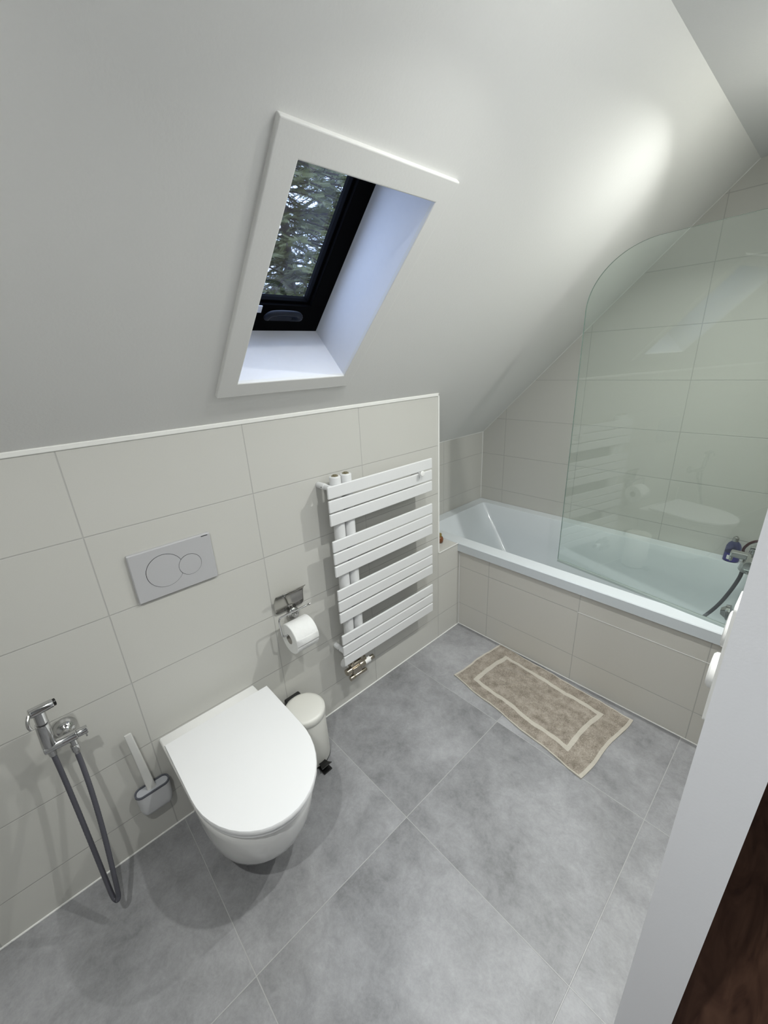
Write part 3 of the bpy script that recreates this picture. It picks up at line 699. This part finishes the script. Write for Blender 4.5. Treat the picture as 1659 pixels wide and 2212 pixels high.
# ================================================================== BATH
bt = thing('bathtub', 'white built-in bathtub with straight rim behind the tiled panel', 'bathtub', (0, 0, 0))
bx0, bx1, by0, by1, bz = -D_REC + 0.001, X_R - 0.009, Y_TUB - 0.020, Y_END - 0.001, 0.565
def rect_ring(x0, x1, y0, y1, z, r, n=5):
    return [(x, y, z) for x, y in rrect((x0 + x1) / 2, (y0 + y1) / 2, x1 - x0, y1 - y0, r, n)]
def rim_ring(x0, x1, y0, y1, z, r, n=5):
    return rect_ring(x0, x1, y0, y1, z, r, n)
bm = B()
ix0, ix1, iy0, iy1 = bx0 + 0.075, bx1 - 0.060, by0 + 0.080, by1 - 0.072
rings = [rim_ring(bx0, bx1, by0, by1, 0.514, 0.003), rim_ring(bx0, bx1, by0, by1, bz - 0.004, 0.003), rim_ring(bx0 + .003, bx1 - .003, by0 + .003, by1 - .003, bz, 0.003),
         rim_ring(ix0, ix1, iy0, iy1, bz, 0.020), rim_ring(ix0 + .004, ix1 - .004, iy0 + .004, iy1 - .004, bz - .005, 0.020),
         rim_ring(ix0 + 0.12, ix1 - 0.02, iy0 + 0.025, iy1 - 0.025, 0.38, 0.04), rim_ring(ix0 + 0.25, ix1 - 0.045, iy0 + 0.05, iy1 - 0.05, 0.20, 0.06),
         rim_ring(ix0 + 0.30, ix1 - 0.07, iy0 + 0.08, iy1 - 0.08, 0.160, 0.07)]
ring_loft(bm, rings, cap0=False); obj('tub_shell', bm, M['acrylic'], bt, smooth=35)
bm = B(); cyl(bm, (ix1 - 0.016, 2.85, 0.455), (ix1 - 0.034, 2.85, 0.452), 0.036, n=3 if False else 40, rnd=0.003); cyl(bm, (ix1 - 0.034, 2.85, 0.452), (ix1 - 0.052, 2.85, 0.450), 0.030, 0.016, n=5); obj('overflow_knob', bm, M['chrome'], bt, smooth=30)
bm = B(); lathe(bm, (ix1 - 0.20, 2.85, 0.160), (0, 0, 1), [(0, 0.035), (0.003, 0.034), (0.005, 0.02)]); obj('drain', bm, M['chrome'], bt, smooth=40)

# bath screen
sc_ = thing('bath_screen', 'clear glass bath screen with a rounded top corner', 'bath screen', (1.2307, 2.5108, 0.567))
SD = Vector((-0.7087, 0.1062, 0)).normalized(); SN = Vector((SD.y, -SD.x, 0)); GL = 0.717; GZ0, GZ1, GR = 0.006, 1.388, 0.26
def gpt(s, z, o): return SD * s + SN * o + Vector((0, 0, z))
out = [(-0.03, GZ0), (GL, GZ0)]
for k in range(25):
    t = PI / 2 * k / 24; out.append((GL - GR + GR * math.cos(t), GZ1 - 0.22 + 0.22 * math.sin(t)))
out.append((-0.03, GZ1))
bm = B()
v = ring_loft(bm, [[gpt(s, z, -0.003) for s, z in out], [gpt(s, z, 0.003) for s, z in out]])
for f in bm.faces:
    if len(f.verts) == 4: f.material_index = 1
obj('glass_pane', bm, [M['screen_glass'], M['glass_edge']], sc_)
bm = B(); 
ring_loft(bm, [[gpt(-0.03, -0.002, -.005), gpt(-0.03, -0.002, .005), gpt(-0.03, 0.010, .005), gpt(-0.03, 0.010, -.005)], [gpt(GL, -0.002, -.005), gpt(GL, -0.002, .005), gpt(GL, 0.010, .005), gpt(GL, 0.010, -.005)]])
obj('bottom_seal', bm, M['seal'], sc_)
bm = B(); box(bm, (0.034, -0.020, 0.0), (0.064, 0.014, GZ1 + 0.01)); box(bm, (0.026, -0.009, 0.0), (0.040, 0.009, GZ1)); obj('wall_profile', bm, M['satin'], sc_, bevel=0.003)

# bath mixer on the end of the bath
mx_ = thing('bath_mixer', 'chrome bath mixer with grey shower hose on the wall at the bath end', 'tap', (0, 0, 0))
XW = X_R - 0.008
bm = B()
for dy in (-0.075, 0.075): lathe(bm, (XW, 2.85 + dy, 0.74), (-1, 0, 0), [(0, 0.032), (0.008, 0.030), (0.012, 0.016), (0.050, 0.016)])
cyl(bm, (1.236, 2.74, 0.735), (1.236, 2.96, 0.735), 0.024, n=32, rnd=0.003)
obj('mixer_body', bm, M['chrome'], mx_, smooth=40)
bm = B(); box(bm, (1.158, 2.832, 0.724), (1.240, 2.868, 0.748)); box(bm, (1.158, 2.834, 0.704), (1.170, 2.866, 0.728)); obj('spout', bm, M['chrome'], mx_, bevel=0.005)
bm = B(); cyl(bm, (1.236, 2.85, 0.735), (1.222, 2.85, 0.668), 0.030, n=36, rnd=0.004); obj('lever_cartridge', bm, M['satin'], mx_, smooth=40)
bm = B(); box(bm, (1.215, 2.842, 0.772), (1.30 - .02, 2.858, 0.784)); cyl(bm, (1.236, 2.85, 0.75), (1.236, 2.85, 0.778), 0.018, n=28); obj('lever', bm, M['chrome'], mx_, bevel=0.002)
bm = B(); tube(bm, spline([(1.212, 2.85, 0.675), (1.208, 2.85, 0.63), (1.192, 2.85, 0.56), (1.168, 2.845, 0.485), (1.135, 2.84, 0.415), (1.09, 2.83, 0.34), (1.05, 2.80, 0.26), (1.06, 2.74, 0.19), (1.12, 2.70, 0.175)], 14), 0.0075, n=14, ribs=0.02); obj('shower_hose', bm, M['hose'], mx_, smooth=50)

# bottle, curled strap and amber jar
bo = thing('shampoo_bottle', 'violet blue bottle with silver cap on the far rim of the bath', 'bottle', (1.138, 3.1840, 0.5655))
bm = B(); lathe(bm, (0, 0, 0), (0, 0, 1), [(0, 0.029), (0.003, 0.0325), (0.045, 0.0318)]); obj('bottle_liquid', bm, M['blue'], bo, smooth=50)
bm = B(); lathe(bm, (0, 0, 0.0452), (0, 0, 1), [(0, 0.0318), (0.030, 0.0300), (0.045, 0.024), (0.054, 0.016), (0.058, 0.013)]); obj('bottle_body', bm, M['blue_glass'], bo, smooth=50)
bm = B(); lathe(bm, (0, 0, 0.1034), (0, 0, 1), [(0, 0.0135), (0.014, 0.0130), (0.020, 0.0115), (0.022, 0.0075), (0.026, 0.006)]); obj('cap', bm, M['satin'], bo, smooth=40)
bm = B(); 
vv = []
for z in (0.014, 0.036):
    vv.append([bm.verts.new((0.0332 * math.cos(a), 0.0332 * math.sin(a), z)) for a in [math.radians(-118 + 5 * k) for k in range(7)]])
for i in range(6): bm.faces.new((vv[0][i], vv[0][i + 1], vv[1][i + 1], vv[1][i]))
o = obj('bottle_label', bm, M['label_white'], bo)
st = B(); tube(st, spline([(1.200, 3.170, 0.5695), (1.188, 3.168, 0.600), (1.176, 3.165, 0.640), (1.186, 3.160, 0.672), (1.200, 3.158, 0.690), (1.216, 3.160, 0.700), (1.230, 3.165, 0.699)], 8), 0.0060, n=10)
so_ = obj('curved_handle', st, M['dark_red'], smooth=50); tag(so_, 'thin dark red curved handle behind the mixer, right of the violet bottle', 'handle')
jr = thing('amber_jar', 'small amber brown jar on the tiled ledge beside the bath head', 'jar', (-0.089, 2.400, Z_LEDGE - 0.004))
bm = B(); lathe(bm, (0, 0, 0.0005), (0, 0, 1), [(0, 0.014), (0.004, 0.020), (0.022, 0.0225), (0.034, 0.019), (0.040, 0.012)]); obj('jar_body', bm, M['amber'], jr, smooth=60)
bm = B(); lathe(bm, (0, 0, 0.0405), (0, 0, 1), [(0, 0.013), (0.016, 0.012), (0.018, 0.008)]); obj('jar_cap', bm, M['amber_top'], jr, smooth=40)

# double wall socket on the right wall
sk = thing('wall_socket', 'white upright wall socket plate with two rounded inserts beside the door jamb', 'socket', (X_R, 1.66, 0))
bm = B(); 
ring_loft(bm, [[(x, y, z) for y, z in rrect(0, 0.977, 0.085, 0.285, 0.010, 5)] for x in (-0.0005, -0.0165)]); obj('socket_frame', bm, M['plastic'], sk, bevel=0.002)
for z, dp in ((0.940, 0.012), (1.045, 0.006)):
    bm = B(); lathe(bm, (-0.0167, 0, z), (-1, 0, 0), [(0, 0.039), (dp * .7, 0.038), (dp, 0.034)]); obj('socket_insert', bm, M['plastic'], sk, smooth=40)
